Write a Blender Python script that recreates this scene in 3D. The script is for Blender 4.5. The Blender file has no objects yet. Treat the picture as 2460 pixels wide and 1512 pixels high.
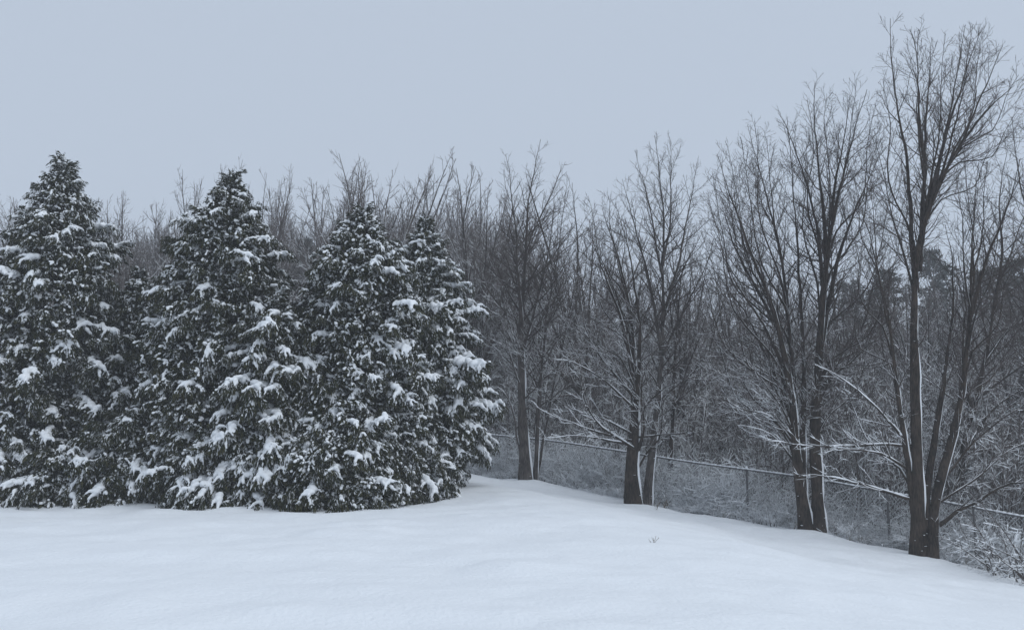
import bpy, bmesh, math, random
import numpy as np
from mathutils import Matrix, Vector

random.seed(7)
rng = np.random.default_rng(7)
scene = bpy.context.scene
COL = scene.collection

# ------------------------------------------------------------------ camera
EYE = np.array([0.0, 0.0, 1.75])
FPX, CX, CY = 1977.6, 1229.5, 756.0           # focal length and centre in a 2459 px wide frame
PITCH = math.radians(5.74)
cam_d = bpy.data.cameras.new("camera")
cam_d.sensor_width = 36.0
cam_d.lens = 36.0 * FPX / 2459.0
cam_d.clip_start = 0.1
cam_d.clip_end = 2000
cam = bpy.data.objects.new("camera", cam_d)
COL.objects.link(cam)
cam.location = EYE
cam.rotation_euler = (math.pi / 2 + PITCH, 0, 0)
scene.camera = cam

# ------------------------------------------------------------------ overcast sky
SUN_EL, SUN_AZ = math.radians(50), math.radians(112)
world = bpy.data.worlds.new("World")
scene.world = world
world.use_nodes = True
wt = world.node_tree
wt.nodes.clear()
w_out = wt.nodes.new("ShaderNodeOutputWorld")
w_bg = wt.nodes.new("ShaderNodeBackground")
w_bg.inputs["Strength"].default_value = 0.1
w_sky = wt.nodes.new("ShaderNodeTexSky")
w_sky.sky_type = 'NISHITA'
w_sky.sun_disc = False
w_sky.sun_elevation = SUN_EL
w_sky.sun_rotation = SUN_AZ
w_sky.air_density = 1.0
w_sky.dust_density = 4.0
w_cloud = wt.nodes.new("ShaderNodeRGB")        # the even cloud layer under that sky
w_cloud.outputs[0].default_value = (5.25, 6.02, 7.16, 1)
w_mix = wt.nodes.new("ShaderNodeMixRGB")
w_mix.inputs[0].default_value = 0.93
wt.links.new(w_sky.outputs[0], w_mix.inputs[1])
wt.links.new(w_cloud.outputs[0], w_mix.inputs[2])
wt.links.new(w_mix.outputs[0], w_bg.inputs["Color"])
wt.links.new(w_bg.outputs[0], w_out.inputs["Surface"])

sun_d = bpy.data.lights.new("sun", 'SUN')
sun_d.energy = 1.15
sun_d.angle = math.radians(70)
sun_d.color = (0.93, 0.97, 1.0)
sun = bpy.data.objects.new("sun", sun_d)
COL.objects.link(sun)
_sd = Vector((math.sin(SUN_AZ) * math.cos(SUN_EL), math.cos(SUN_AZ) * math.cos(SUN_EL), math.sin(SUN_EL)))
sun.rotation_euler = _sd.to_track_quat('Z', 'Y').to_euler()
sun.location = (0, 0, 40)

scene.view_settings.view_transform = 'Standard'
scene.view_settings.look = 'None'
scene.view_settings.exposure = 0.0
scene.view_settings.gamma = 1.0
scene.view_settings.use_curve_mapping = False
scene.cycles.max_bounces = 9
scene.cycles.diffuse_bounces = 7
scene.cycles.volume_bounces = 1
scene.cycles.use_denoising = True
scene.cycles.use_adaptive_sampling = True


# ------------------------------------------------------------------ helpers
def at(px, py, d):
    """World point seen at pixel (px, py) of the 2459 px frame, d metres ahead of the camera."""
    x = (px - CX) / FPX
    v = (CY - py) / FPX
    c, s = math.cos(PITCH), math.sin(PITCH)
    dy = c - v * s
    dz = s + v * c
    return np.array([x / dy * d, d, EYE[2] + dz / dy * d])


def norm(a):
    return a / np.maximum(np.linalg.norm(a, axis=-1, keepdims=True), 1e-9)


def mesh_from(name, verts, faces, mats, matidx=None, smooth=True, attrs=None):
    """verts (N,3), faces list of arrays (M,k)"""
    me = bpy.data.meshes.new(name)
    verts = np.ascontiguousarray(verts, dtype=np.float32)
    me.vertices.add(len(verts))
    me.vertices.foreach_set("co", verts.ravel())
    tot = sum(f.size for f in faces)
    npoly = sum(len(f) for f in faces)
    me.loops.add(tot)
    me.loops.foreach_set("vertex_index", np.concatenate([f.ravel() for f in faces]).astype(np.int32))
    lens = np.concatenate([np.full(len(f), f.shape[1], np.int32) for f in faces])
    start = np.concatenate([[0], np.cumsum(lens)[:-1]]).astype(np.int32)
    me.polygons.add(npoly)
    me.polygons.foreach_set("loop_start", start)
    if smooth:
        me.polygons.foreach_set("use_smooth", np.ones(npoly, bool))
    for m in (mats if isinstance(mats, (list, tuple)) else [mats]):
        me.materials.append(m)
    if matidx is not None:
        me.polygons.foreach_set("material_index", np.asarray(matidx, np.int32))
    if attrs:
        for k, v in attrs.items():
            a = me.attributes.new(k, 'FLOAT', 'POINT')
            a.data.foreach_set("value", np.asarray(v, np.float32))
    me.update(calc_edges=True)
    return me


def link(name, me, parent=None, kind=None):
    o = bpy.data.objects.new(name, me)
    COL.objects.link(o)
    if parent is not None:
        o.parent = parent
    if kind:
        o["kind"] = kind
    return o


def thing(name, loc, label, cat, group=None, rz=0.0, scale=None):
    o = bpy.data.objects.new(name, None)
    COL.objects.link(o)
    o.empty_display_size = 0.2
    o.location = loc
    o.rotation_euler = (0, 0, rz)
    if scale is not None:
        o.scale = scale if hasattr(scale, "__len__") else (scale,) * 3
    o["label"] = label
    o["category"] = cat
    if group:
        o["group"] = group
    return o


class Tubes:
    def __init__(self):
        self.g = {}

    def add(self, pts, rad, k):
        self.g.setdefault((len(pts), k), []).append((pts, rad))

    def empty(self):
        return not self.g

    def arrays(self):
        V, F, off = [], [], 0
        for (n, k), lst in self.g.items():
            P = np.array([a for a, _ in lst], dtype=np.float64)
            R = np.array([b for _, b in lst], dtype=np.float64)
            T = norm(np.gradient(P, axis=1))
            main = norm(P[:, -1] - P[:, 0])
            ref = np.where(np.abs(main[:, 2:3]) > 0.8, np.array([[1.0, 0.13, 0]]), np.array([[0.05, 0.1, 1.0]]))
            U = norm(np.cross(ref[:, None, :], T))
            W = np.cross(T, U)
            a = np.arange(k) * 2 * math.pi / k
            ring = U[:, :, None, :] * np.cos(a)[None, None, :, None] + W[:, :, None, :] * np.sin(a)[None, None, :, None]
            vv = P[:, :, None, :] + ring * R[:, :, None, None]
            B = len(lst)
            V.append(vv.reshape(-1, 3))
            idx = off + np.arange(B * n * k).reshape(B, n, k)
            nx = np.roll(idx, -1, axis=2)
            f = np.stack([idx[:, :-1], nx[:, :-1], nx[:, 1:], idx[:, 1:]], axis=-1).reshape(-1, 4)
            F.append(f)
            if k > 3:
                F.append(idx[:, -1, ::1].reshape(-1, k))
            off += B * n * k
        if not V:
            return np.zeros((0, 3)), []
        return np.concatenate(V), F


def tubes_mesh(name, groups, mats):
    """groups: list of Tubes, one for each material"""
    Vs, Fs, mi, off = [], [], [], 0
    for i, t in enumerate(groups):
        v, f = t.arrays()
        for q in f:
            Fs.append(q + off)
            mi.append(np.full(len(q), i))
        Vs.append(v)
        off += len(v)
    return mesh_from(name, np.concatenate(Vs), Fs, mats, np.concatenate(mi))


def instancer(name, protos, P, ROT, S, parent=None, kind="stuff", seed=0):
    """ONE object that spreads the prototype meshes over points (for masses nobody could count)."""
    key = "mass_" + name
    ng = bpy.data.node_groups.get(key)
    if ng is None:
        pc = bpy.data.collections.new(key)
        for me in protos:
            pc.objects.link(bpy.data.objects.new(me.name, me))
        ng = bpy.data.node_groups.new(key, 'GeometryNodeTree')
        ng.interface.new_socket("Geometry", in_out='INPUT', socket_type='NodeSocketGeometry')
        ng.interface.new_socket("Geometry", in_out='OUTPUT', socket_type='NodeSocketGeometry')
        N, L = ng.nodes, ng.links.new
        gi, go = N.new("NodeGroupInput"), N.new("NodeGroupOutput")
        ci = N.new("GeometryNodeCollectionInfo")
        ci.inputs["Collection"].default_value = pc
        ci.inputs["Separate Children"].default_value = True
        ci.inputs["Reset Children"].default_value = True
        ip = N.new("GeometryNodeInstanceOnPoints")
        ip.inputs["Pick Instance"].default_value = True

        def att(nm, ty):
            n = N.new("GeometryNodeInputNamedAttribute")
            n.data_type = ty
            n.inputs["Name"].default_value = nm
            return [o for o in n.outputs if o.enabled][0]
        er = N.new("FunctionNodeEulerToRotation")
        L(att("turn", 'FLOAT_VECTOR'), er.inputs[0])
        L(gi.outputs[0], ip.inputs["Points"])
        L(ci.outputs[0], ip.inputs["Instance"])
        L(att("pick", 'INT'), ip.inputs["Instance Index"])
        L(er.outputs[0], ip.inputs["Rotation"])
        L(att("size", 'FLOAT_VECTOR'), ip.inputs["Scale"])
        L(ip.outputs[0], go.inputs[0])
    me = bpy.data.meshes.new(name)
    P = np.asarray(P, np.float32)
    me.vertices.add(len(P))
    me.vertices.foreach_set("co", P.ravel())
    for nm, ar in (("turn", ROT), ("size", S)):
        a = me.attributes.new(nm, 'FLOAT_VECTOR', 'POINT')
        a.data.foreach_set("vector", np.asarray(ar, np.float32).ravel())
    a = me.attributes.new("pick", 'INT', 'POINT')
    a.data.foreach_set("value", rng.integers(0, len(protos), len(P)).astype(np.int32))
    o = link(name, me, parent, kind)
    md = o.modifiers.new("spread", 'NODES')
    md.node_group = ng
    return o


# ------------------------------------------------------------------ materials
def new_mat(name):
    m = bpy.data.materials.new(name)
    m.use_nodes = True
    nt = m.node_tree
    return m, nt, nt.nodes["Principled BSDF"], nt.links.new


def bark_mat(name, c1, c2, scale=14):
    m, nt, b, L = new_mat(name)
    tc = nt.nodes.new("ShaderNodeTexCoord")
    mp = nt.nodes.new("ShaderNodeMapping")
    mp.inputs["Scale"].default_value = (1, 1, 0.18)
    L(tc.outputs["Object"], mp.inputs[0])
    n = nt.nodes.new("ShaderNodeTexNoise")
    n.inputs["Scale"].default_value = scale * 3
    n.inputs["Detail"].default_value = 5
    L(mp.outputs[0], n.inputs["Vector"])
    n2 = nt.nodes.new("ShaderNodeTexNoise")
    n2.inputs["Scale"].default_value = 3
    L(tc.outputs["Object"], n2.inputs["Vector"])
    mx = nt.nodes.new("ShaderNodeMath")
    mx.operation = 'MULTIPLY_ADD'
    mx.inputs[1].default_value = 0.6
    L(n.outputs[0], mx.inputs[0])
    mul = nt.nodes.new("ShaderNodeMath")
    mul.operation = 'MULTIPLY'
    mul.inputs[1].default_value = 0.4
    L(n2.outputs[0], mul.inputs[0])
    L(mul.outputs[0], mx.inputs[2])
    r = nt.nodes.new("ShaderNodeValToRGB")
    r.color_ramp.elements[0].position = 0.40
    r.color_ramp.elements[0].color = (*c1, 1)
    r.color_ramp.elements[1].position = 0.60
    r.color_ramp.elements[1].color = (*c2, 1)
    L(mx.outputs[0], r.inputs[0])
    L(r.outputs[0], b.inputs["Base Color"])
    bp = nt.nodes.new("ShaderNodeBump")
    bp.inputs["Strength"].default_value = 0.9
    bp.inputs["Distance"].default_value = 0.03
    L(n.outputs[0], bp.inputs["Height"])
    L(bp.outputs[0], b.inputs["Normal"])
    b.inputs["Roughness"].default_value = 0.95
    b.inputs["Specular IOR Level"].default_value = 0.15
    return m


def flat_mat(name, c, rough=0.9, metal=0.0, spec=0.2):
    m, nt, b, L = new_mat(name)
    b.inputs["Base Color"].default_value = (*c, 1)
    b.inputs["Roughness"].default_value = rough
    b.inputs["Metallic"].default_value = metal
    b.inputs["Specular IOR Level"].default_value = spec
    return m


def snow_mat(name, bump_scale, strength, dist, c=(0.84, 0.86, 0.88)):
    m, nt, b, L = new_mat(name)
    tc = nt.nodes.new("ShaderNodeTexCoord")
    n = nt.nodes.new("ShaderNodeTexNoise")
    n.inputs["Scale"].default_value = bump_scale
    n.inputs["Detail"].default_value = 4
    L(tc.outputs["Object"], n.inputs["Vector"])
    bp = nt.nodes.new("ShaderNodeBump")
    bp.inputs["Strength"].default_value = strength
    bp.inputs["Distance"].default_value = dist
    L(n.outputs[0], bp.inputs["Height"])
    L(bp.outputs[0], b.inputs["Normal"])
    b.inputs["Base Color"].default_value = (*c, 1)
    b.inputs["Roughness"].default_value = 0.9
    b.inputs["Specular IOR Level"].default_value = 0.1
    return m


def leaf_mat(name, c1, c2, snow=(0.8, 0.82, 0.85)):
    """Foliage with a per-leaf tint and a per-leaf dusting of snow (attributes tint, dust)."""
    m, nt, b, L = new_mat(name)
    a1 = nt.nodes.new("ShaderNodeAttribute")
    a1.attribute_name = "tint"
    a2 = nt.nodes.new("ShaderNodeAttribute")
    a2.attribute_name = "dust"
    r = nt.nodes.new("ShaderNodeMixRGB")
    r.inputs[1].default_value = (*c1, 1)
    r.inputs[2].default_value = (*c2, 1)
    L(a1.outputs["Fac"], r.inputs[0])
    mx = nt.nodes.new("ShaderNodeMixRGB")
    L(a2.outputs["Fac"], mx.inputs[0])
    L(r.outputs[0], mx.inputs[1])
    mx.inputs[2].default_value = (*snow, 1)
    L(mx.outputs[0], b.inputs["Base Color"])
    b.inputs["Roughness"].default_value = 0.8
    b.inputs["Specular IOR Level"].default_value = 0.2
    return m


BARK = bark_mat("bark_dark", (0.014, 0.011, 0.009), (0.066, 0.050, 0.039))
BARK2 = bark_mat("bark_grey", (0.040, 0.034, 0.031), (0.13, 0.113, 0.103))
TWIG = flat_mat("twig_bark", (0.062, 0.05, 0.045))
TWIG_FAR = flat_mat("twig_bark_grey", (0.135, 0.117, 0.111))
SNOW = snow_mat("branch_snow", 40, 0.35, 0.02)
CAP = snow_mat("cap_snow", 22, 0.5, 0.03)
CEDAR = leaf_mat("cedar_leaf", (0.010, 0.016, 0.007), (0.058, 0.054, 0.020))
PINE = leaf_mat("pine_needle", (0.016, 0.024, 0.018), (0.04, 0.05, 0.036))
STEEL = flat_mat("fence_steel", (0.10, 0.10, 0.104), 0.5, 0.6, 0.5)
WIRE = flat_mat("fence_wire", (0.22, 0.22, 0.23), 0.5, 0.4, 0.5)
STALK = flat_mat("dry_stalk", (0.20, 0.17, 0.13))


# ------------------------------------------------------------------ ground
def ctl():
    P = []
    for px, py, d in [(100, 1207, 16), (450, 1210, 15.7), (820, 1221, 15), (960, 1212, 16), (1050, 1176, 18.3),
                      (1100, 1148, 21.3), (1262, 1158, 22.5), (1318, 1162, 23.1), (1522, 1215, 20.5),
                      (1522, 1198, 21.7), (1788, 1248, 20.1), (1950, 1277, 18.6), (2118, 1316, 18.4),
                      (2222, 1338, 17.0), (2374, 1366, 17.2), (2500, 1398, 16.8),
                      (1290, 1190, 17.6), (1400, 1221, 15.7), (1500, 1250, 14.0), (1620, 1290, 12.3), (1760, 1345, 10.6),
                      (0, 1512, 6.2), (600, 1512, 6.2), (1229, 1512, 6.25), (1700, 1512, 6.7), (2000, 1512, 7.4),
                      (2459, 1512, 9.2), (2459, 1440, 13.0), (1950, 1330, 15.0), (1640, 1240, 17.7), (300, 1330, 9.6), (1000, 1330, 9.8)]:
        P.append(at(px, py, d))
    P += [np.array(p, float) for p in [(3, 30, -1.2), (10, 30, -1.9), (20, 30, -2.2), (0, 45, -1.5), (15, 45, -2.1), (28, 45, -2.1),
          (-10, 30, -.6), (-20, 30, -.5), (-22, 16, -.3), (-15, 6, -.05), (-8, -6, 0), (0, 0, 0), (8, -6, -.4), (14, 5, -1.3),
          (40, 65, -2), (-40, 65, -.9), (0, 85, -1.6), (26, 12, -2.3), (20, 20, -2.3)]]
    return np.array(P)


CTL = ctl()


def _phi(r2):
    return 0.5 * r2 * np.log(r2 + 1e-9)


def _tps():
    X = CTL[:, :2] / 10
    n = len(X)
    K = _phi(((X[:, None] - X[None]) ** 2).sum(-1)) + np.eye(n) * 0.012
    Q = np.c_[np.ones(n), X]
    A = np.block([[K, Q], [Q.T, np.zeros((3, 3))]])
    return np.linalg.solve(A, np.r_[CTL[:, 2], np.zeros(3)])


WTS = _tps()


def vnoise(x, y, seed=0):
    """smooth value noise on arrays"""
    xi, yi = np.floor(x).astype(np.int64), np.floor(y).astype(np.int64)
    fx, fy = x - xi, y - yi
    fx, fy = fx * fx * (3 - 2 * fx), fy * fy * (3 - 2 * fy)

    def h(a, b):
        v = np.sin(a * 127.1 + b * 311.7 + seed * 74.7) * 43758.5453
        return v - np.floor(v)
    return (h(xi, yi) * (1 - fx) + h(xi + 1, yi) * fx) * (1 - fy) + (h(xi, yi + 1) * (1 - fx) + h(xi + 1, yi + 1) * fx) * fy - 0.5


MOUNDS = []
RIDGES = [((-1.2, 21.2), (3.2, 12.6), .07, 2.0), ((0.8, 20.8), (4.6, 15.0), -.10, 2.0)]


def ground(x, y, fine=False):
    x = np.atleast_1d(np.asarray(x, float))
    y = np.atleast_1d(np.asarray(y, float))
    out = np.empty_like(x)
    for i in range(0, len(x), 20000):
        a = np.stack([x[i:i + 20000], y[i:i + 20000]], -1) / 10
        r2 = ((a[:, None] - CTL[None, :, :2] / 10) ** 2).sum(-1)
        out[i:i + 20000] = _phi(r2) @ WTS[:-3] + WTS[-3] + a @ WTS[-2:]
    d = np.hypot(x, y - 15)
    f = np.clip((d - 40) / 50, 0, 1)
    f = f * f * (3 - 2 * f)
    out = out * (1 - f) + -1.6 * f
    out += 0.05 * vnoise(x / 2.7, y / 2.7, 1) * np.clip(1.4 - d / 60, 0, 1)
    # the brow of the lawn and the trough between it and the fence
    for (ax, ay), (bx, by), hh, ww in RIDGES:
        ex, ey = bx - ax, by - ay
        tq = np.clip(((x - ax) * ex + (y - ay) * ey) / (ex * ex + ey * ey), 0, 1)
        dd = (x - ax - ex * tq) ** 2 + (y - ay - ey * tq) ** 2
        out += hh * np.exp(-dd / (ww * ww))
    for mx, my, mh, mr in MOUNDS:
        out += mh * np.exp(-((x - mx) ** 2 + (y - my) ** 2) / (mr * mr))
    if fine:
        w = np.clip(1.2 - d / 30, 0, 1)
        out += w * (0.085 * vnoise(x / .62, y / .40, 2) * (0.4 + 1.6 * np.abs(vnoise(x / 3.1, y / 2.3, 8))) + 0.024 * vnoise(x / .22, y / .17, 3) + 0.08 * vnoise(x / 1.2, y / 0.9, 4))
    return out


def gz(x, y):
    return float(ground(x, y)[0])


def base(px, d):
    x = (px - CX) / FPX * d * 1.0
    # pixel columns of ground points lie close to the horizon, so the pitch changes x by well under a percent
    x = at(px, 1200, d)[0]
    return np.array([x, d, gz(x, d)])


def axis(lo, hi, c0, c1, step, far):
    a = list(np.arange(c0, c1, step))
    s, v = step, c1
    while v < hi:
        a.append(v)
        s = min(s * 1.14, far)
        v += s
    a.append(hi)
    s, v, b = step, c0, []
    while v > lo:
        s = min(s * 1.14, far)
        v -= s
        b.append(max(v, lo))
    return np.array(b[::-1] + a)


def build_ground():
    for px, d, h, r in [(1275, 22.4, .13, .6), (1538, 20.4, .06, .6), (1950, 18.5, .05, .6), (2222, 16.9, .05, .7)]:
        b = at(px, 1200, d)
        MOUNDS.append((b[0], b[1], h, r))
    xs = axis(-190, 190, -12, 13, 0.09, 12)
    ys = axis(-60, 200, 4.5, 23, 0.085, 12)
    X, Y = np.meshgrid(xs, ys)
    Z = ground(X.ravel(), Y.ravel(), True)
    V = np.stack([X.ravel(), Y.ravel(), Z], -1)
    n, m = len(xs), len(ys)
    i = np.arange(n * m).reshape(m, n)
    F = np.stack([i[:-1, :-1], i[:-1, 1:], i[1:, 1:], i[1:, :-1]], -1).reshape(-1, 4)
    mt = snow_mat("lawn_snow", 18, 0.35, 0.05, (0.82, 0.845, 0.87))
    o = link("snowy_ground", mesh_from("snowy_ground", V, [F], mt), None, "structure")
    return o


build_ground()

# ------------------------------------------------------------------ haze of falling snow
bpy_box = mesh_from("haze", np.array([[x, y, z] for z in (-4.5, 15.5) for y in (-62, 202) for x in (-192, 192)], float),
                    [np.array([[0, 2, 3, 1], [4, 5, 7, 6], [0, 1, 5, 4], [2, 6, 7, 3], [0, 4, 6, 2], [1, 3, 7, 5]])], [], smooth=False)
hm = bpy.data.materials.new("haze_air")
hm.use_nodes = True
hn = hm.node_tree
hn.nodes.clear()
ho = hn.nodes.new("ShaderNodeOutputMaterial")
hv = hn.nodes.new("ShaderNodeVolumePrincipled")
hv.inputs["Color"].default_value = (0.93, 0.95, 0.98, 1)
hv.inputs["Density"].default_value = 0.0028
hv.inputs["Anisotropy"].default_value = 0.2
hn.links.new(hv.outputs[0], ho.inputs["Volume"])
bpy_box.materials.append(hm)
link("haze", bpy_box, None, "stuff")

# ------------------------------------------------------------------ branching
WIND = norm(np.array([0.55, -0.12, 0.83]))


def rand_unit():
    return norm(rng.normal(size=3))


def perp(d):
    v = rng.normal(size=3)
    return norm(v - d * v.dot(d))


def shoot(p, d, L, n, up, wig):
    pts = [p]
    st = L / (n - 1)
    N = rng.normal(size=(n, 3)) * wig
    for i in range(n - 1):
        d = d + N[i]
        d = d + np.array([0, 0, up])
        d = d / math.sqrt(d.dot(d))
        p = p + d * st
        pts.append(p)
    return np.array(pts)


def sample(pts, t):
    n = len(pts) - 1
    f = min(max(t, 0), 0.9999) * n
    i = int(f)
    a = f - i
    return pts[i] * (1 - a) + pts[i + 1] * a, norm(pts[i + 1] - pts[i])


def plen(pts):
    return float(np.linalg.norm(np.diff(pts, axis=0), axis=1).sum())


def catmull(g, step):
    g = np.array(g, float)
    e = np.vstack([2 * g[0] - g[1], g, 2 * g[-1] - g[-2]])
    out = []
    for i in range(1, len(e) - 2):
        p0, p1, p2, p3 = e[i - 1], e[i], e[i + 1], e[i + 2]
        m = max(2, int(np.linalg.norm(p2 - p1) / step))
        for j in range(m):
            t = j / m
            out.append(0.5 * ((2 * p1) + (-p0 + p2) * t + (2 * p0 - 5 * p1 + 4 * p2 - p3) * t * t + (-p0 + 3 * p1 - 3 * p2 + p3) * t ** 3))
    out.append(g[-1])
    return np.array(out)


def add_snow(tb, pts, rad, amount, gap=0.12, k=5):
    """A ridge of snow along the upper, windward side of a branch, broken where it fell off."""
    T = norm(np.gradient(pts, axis=0))
    n = WIND - T * (T @ WIND)[:, None]
    s = np.linalg.norm(n, axis=1)
    nd = n / np.maximum(s, 1e-6)[:, None]
    f = np.clip(s, 0.0, 1) ** (1.0 if rad[0] > 0.05 else 1.6) * amount * rng.uniform(0.55, 1.25, len(pts))
    f[rng.random(len(pts)) < gap] *= 0.15
    if rad[0] > 0.05:
        ph = rng.uniform(0, 90)
        f = f * np.clip(vnoise(np.arange(len(pts)) * .21 + ph, np.full(len(pts), ph), 41) * 3.2 + .75, .08, 1.15)
    sr = (0.62 * rad + 0.0045) * f
    sr[0] *= 0.3
    sr[-1] *= 0.3
    sr = np.minimum(sr, rad * 0.72 + 0.008)
    sr = np.minimum(sr, 0.05)
    tb.add(pts + nd * (rad * 0.97 - sr * 0.25)[:, None], np.maximum(sr, 0.0005), k)


class Style:
    def __init__(s, **k):
        s.sp1, s.sp2, s.sp3 = 0.20, 0.125, 0.085     # spacing of limbs, branches and twigs
        s.l1, s.l2 = 0.44, 0.46
        s.l1max = 2.5
        s.ang = (32, 52)
        s.up1, s.up2 = 0.075, 0.06
        s.rmin = 0.0030
        s.wig = 0.10
        s.twig = (0.10, 0.36)
        s.clear = 1.2
        s.snow_top = 4.5
        s.snow = 1.0
        s.seg = 7
        s.__dict__.update(k)


def snow_here(h, st, horiz, r):
    f = 1.0 if h < st.snow_top * 0.55 else max(0.0, 1 - (h - st.snow_top * 0.55) / (st.snow_top * 0.75))
    return f


def grow_limb(p, d, L, r0, st, zb, wood, snow, lev2=True):
    """One limb with its branches and twigs added to the tubes WOOD (and its snow to SNOW)."""
    pts = shoot(p, d, L, st.seg, st.up1, st.wig)
    rad = np.linspace(r0, st.rmin, st.seg)
    wood.add(pts, rad, 5 if r0 > 0.012 else 4)
    h = p[2] - zb

    def sn(q, rr, lim):
        tt = norm(q[-1] - q[0])
        hz = math.sqrt(max(0, 1 - tt.dot(WIND) ** 2))
        f = snow_here(q[len(q) // 2][2] - zb, st, hz, rr[0])
        if hz > lim and rng.random() < f * 1.25:
            add_snow(snow, q, rr, st.snow * (0.45 + 0.55 * f), 0.12, 4)
    sn(pts, rad, 0.30)
    if not lev2:
        return pts
    side = perp(d)
    t = 0.16
    i = 0
    while t < 0.97:
        q, dd = sample(pts, t)
        rr = r0 + (st.rmin - r0) * t
        Lb = (st.l2 * L * (1 - t) + 0.12) * rng.uniform(0.6, 1.15)
        side = norm(side - dd * side.dot(dd)) * (-1 if i % 2 else 1)
        sd = norm(side + 0.55 * rng.normal(size=3))
        sd = norm(sd - dd * sd.dot(dd))
        an = math.radians(rng.uniform(*st.ang))
        nd = dd * math.cos(an) + sd * math.sin(an)
        rb = max(min(rr * 0.62, 0.004 + Lb * 0.011), st.rmin)
        b = shoot(q, nd, Lb, 5, st.up2, st.wig * 1.3)
        rbs = np.linspace(rb, st.rmin * 0.85, 5)
        wood.add(b, rbs, 3)
        sn(b, rbs, 0.45)
        t3 = 0.2
        while t3 < 1.0:
            q3, d3 = sample(b, t3)
            s3 = perp(d3)
            a3 = math.radians(rng.uniform(30, 58))
            n3 = d3 * math.cos(a3) + s3 * math.sin(a3)
            L3 = rng.uniform(*st.twig) * (0.55 + 0.6 * (1 - t3)) * min(1.0, 0.45 + Lb)
            w = shoot(q3, n3, L3, 3, 0.10, 0.08)
            rw = np.array([st.rmin * 0.95, st.rmin * 0.8, st.rmin * 0.45])
            wood.add(w, rw, 3)
            if L3 > 0.14:
                sn(w, rw, 0.7)
            t3 += st.sp3 / max(Lb, 0.1) * rng.uniform(0.7, 1.3)
        t += st.sp2 / L * rng.uniform(0.7, 1.3)
        i += 1
    return pts


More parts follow.
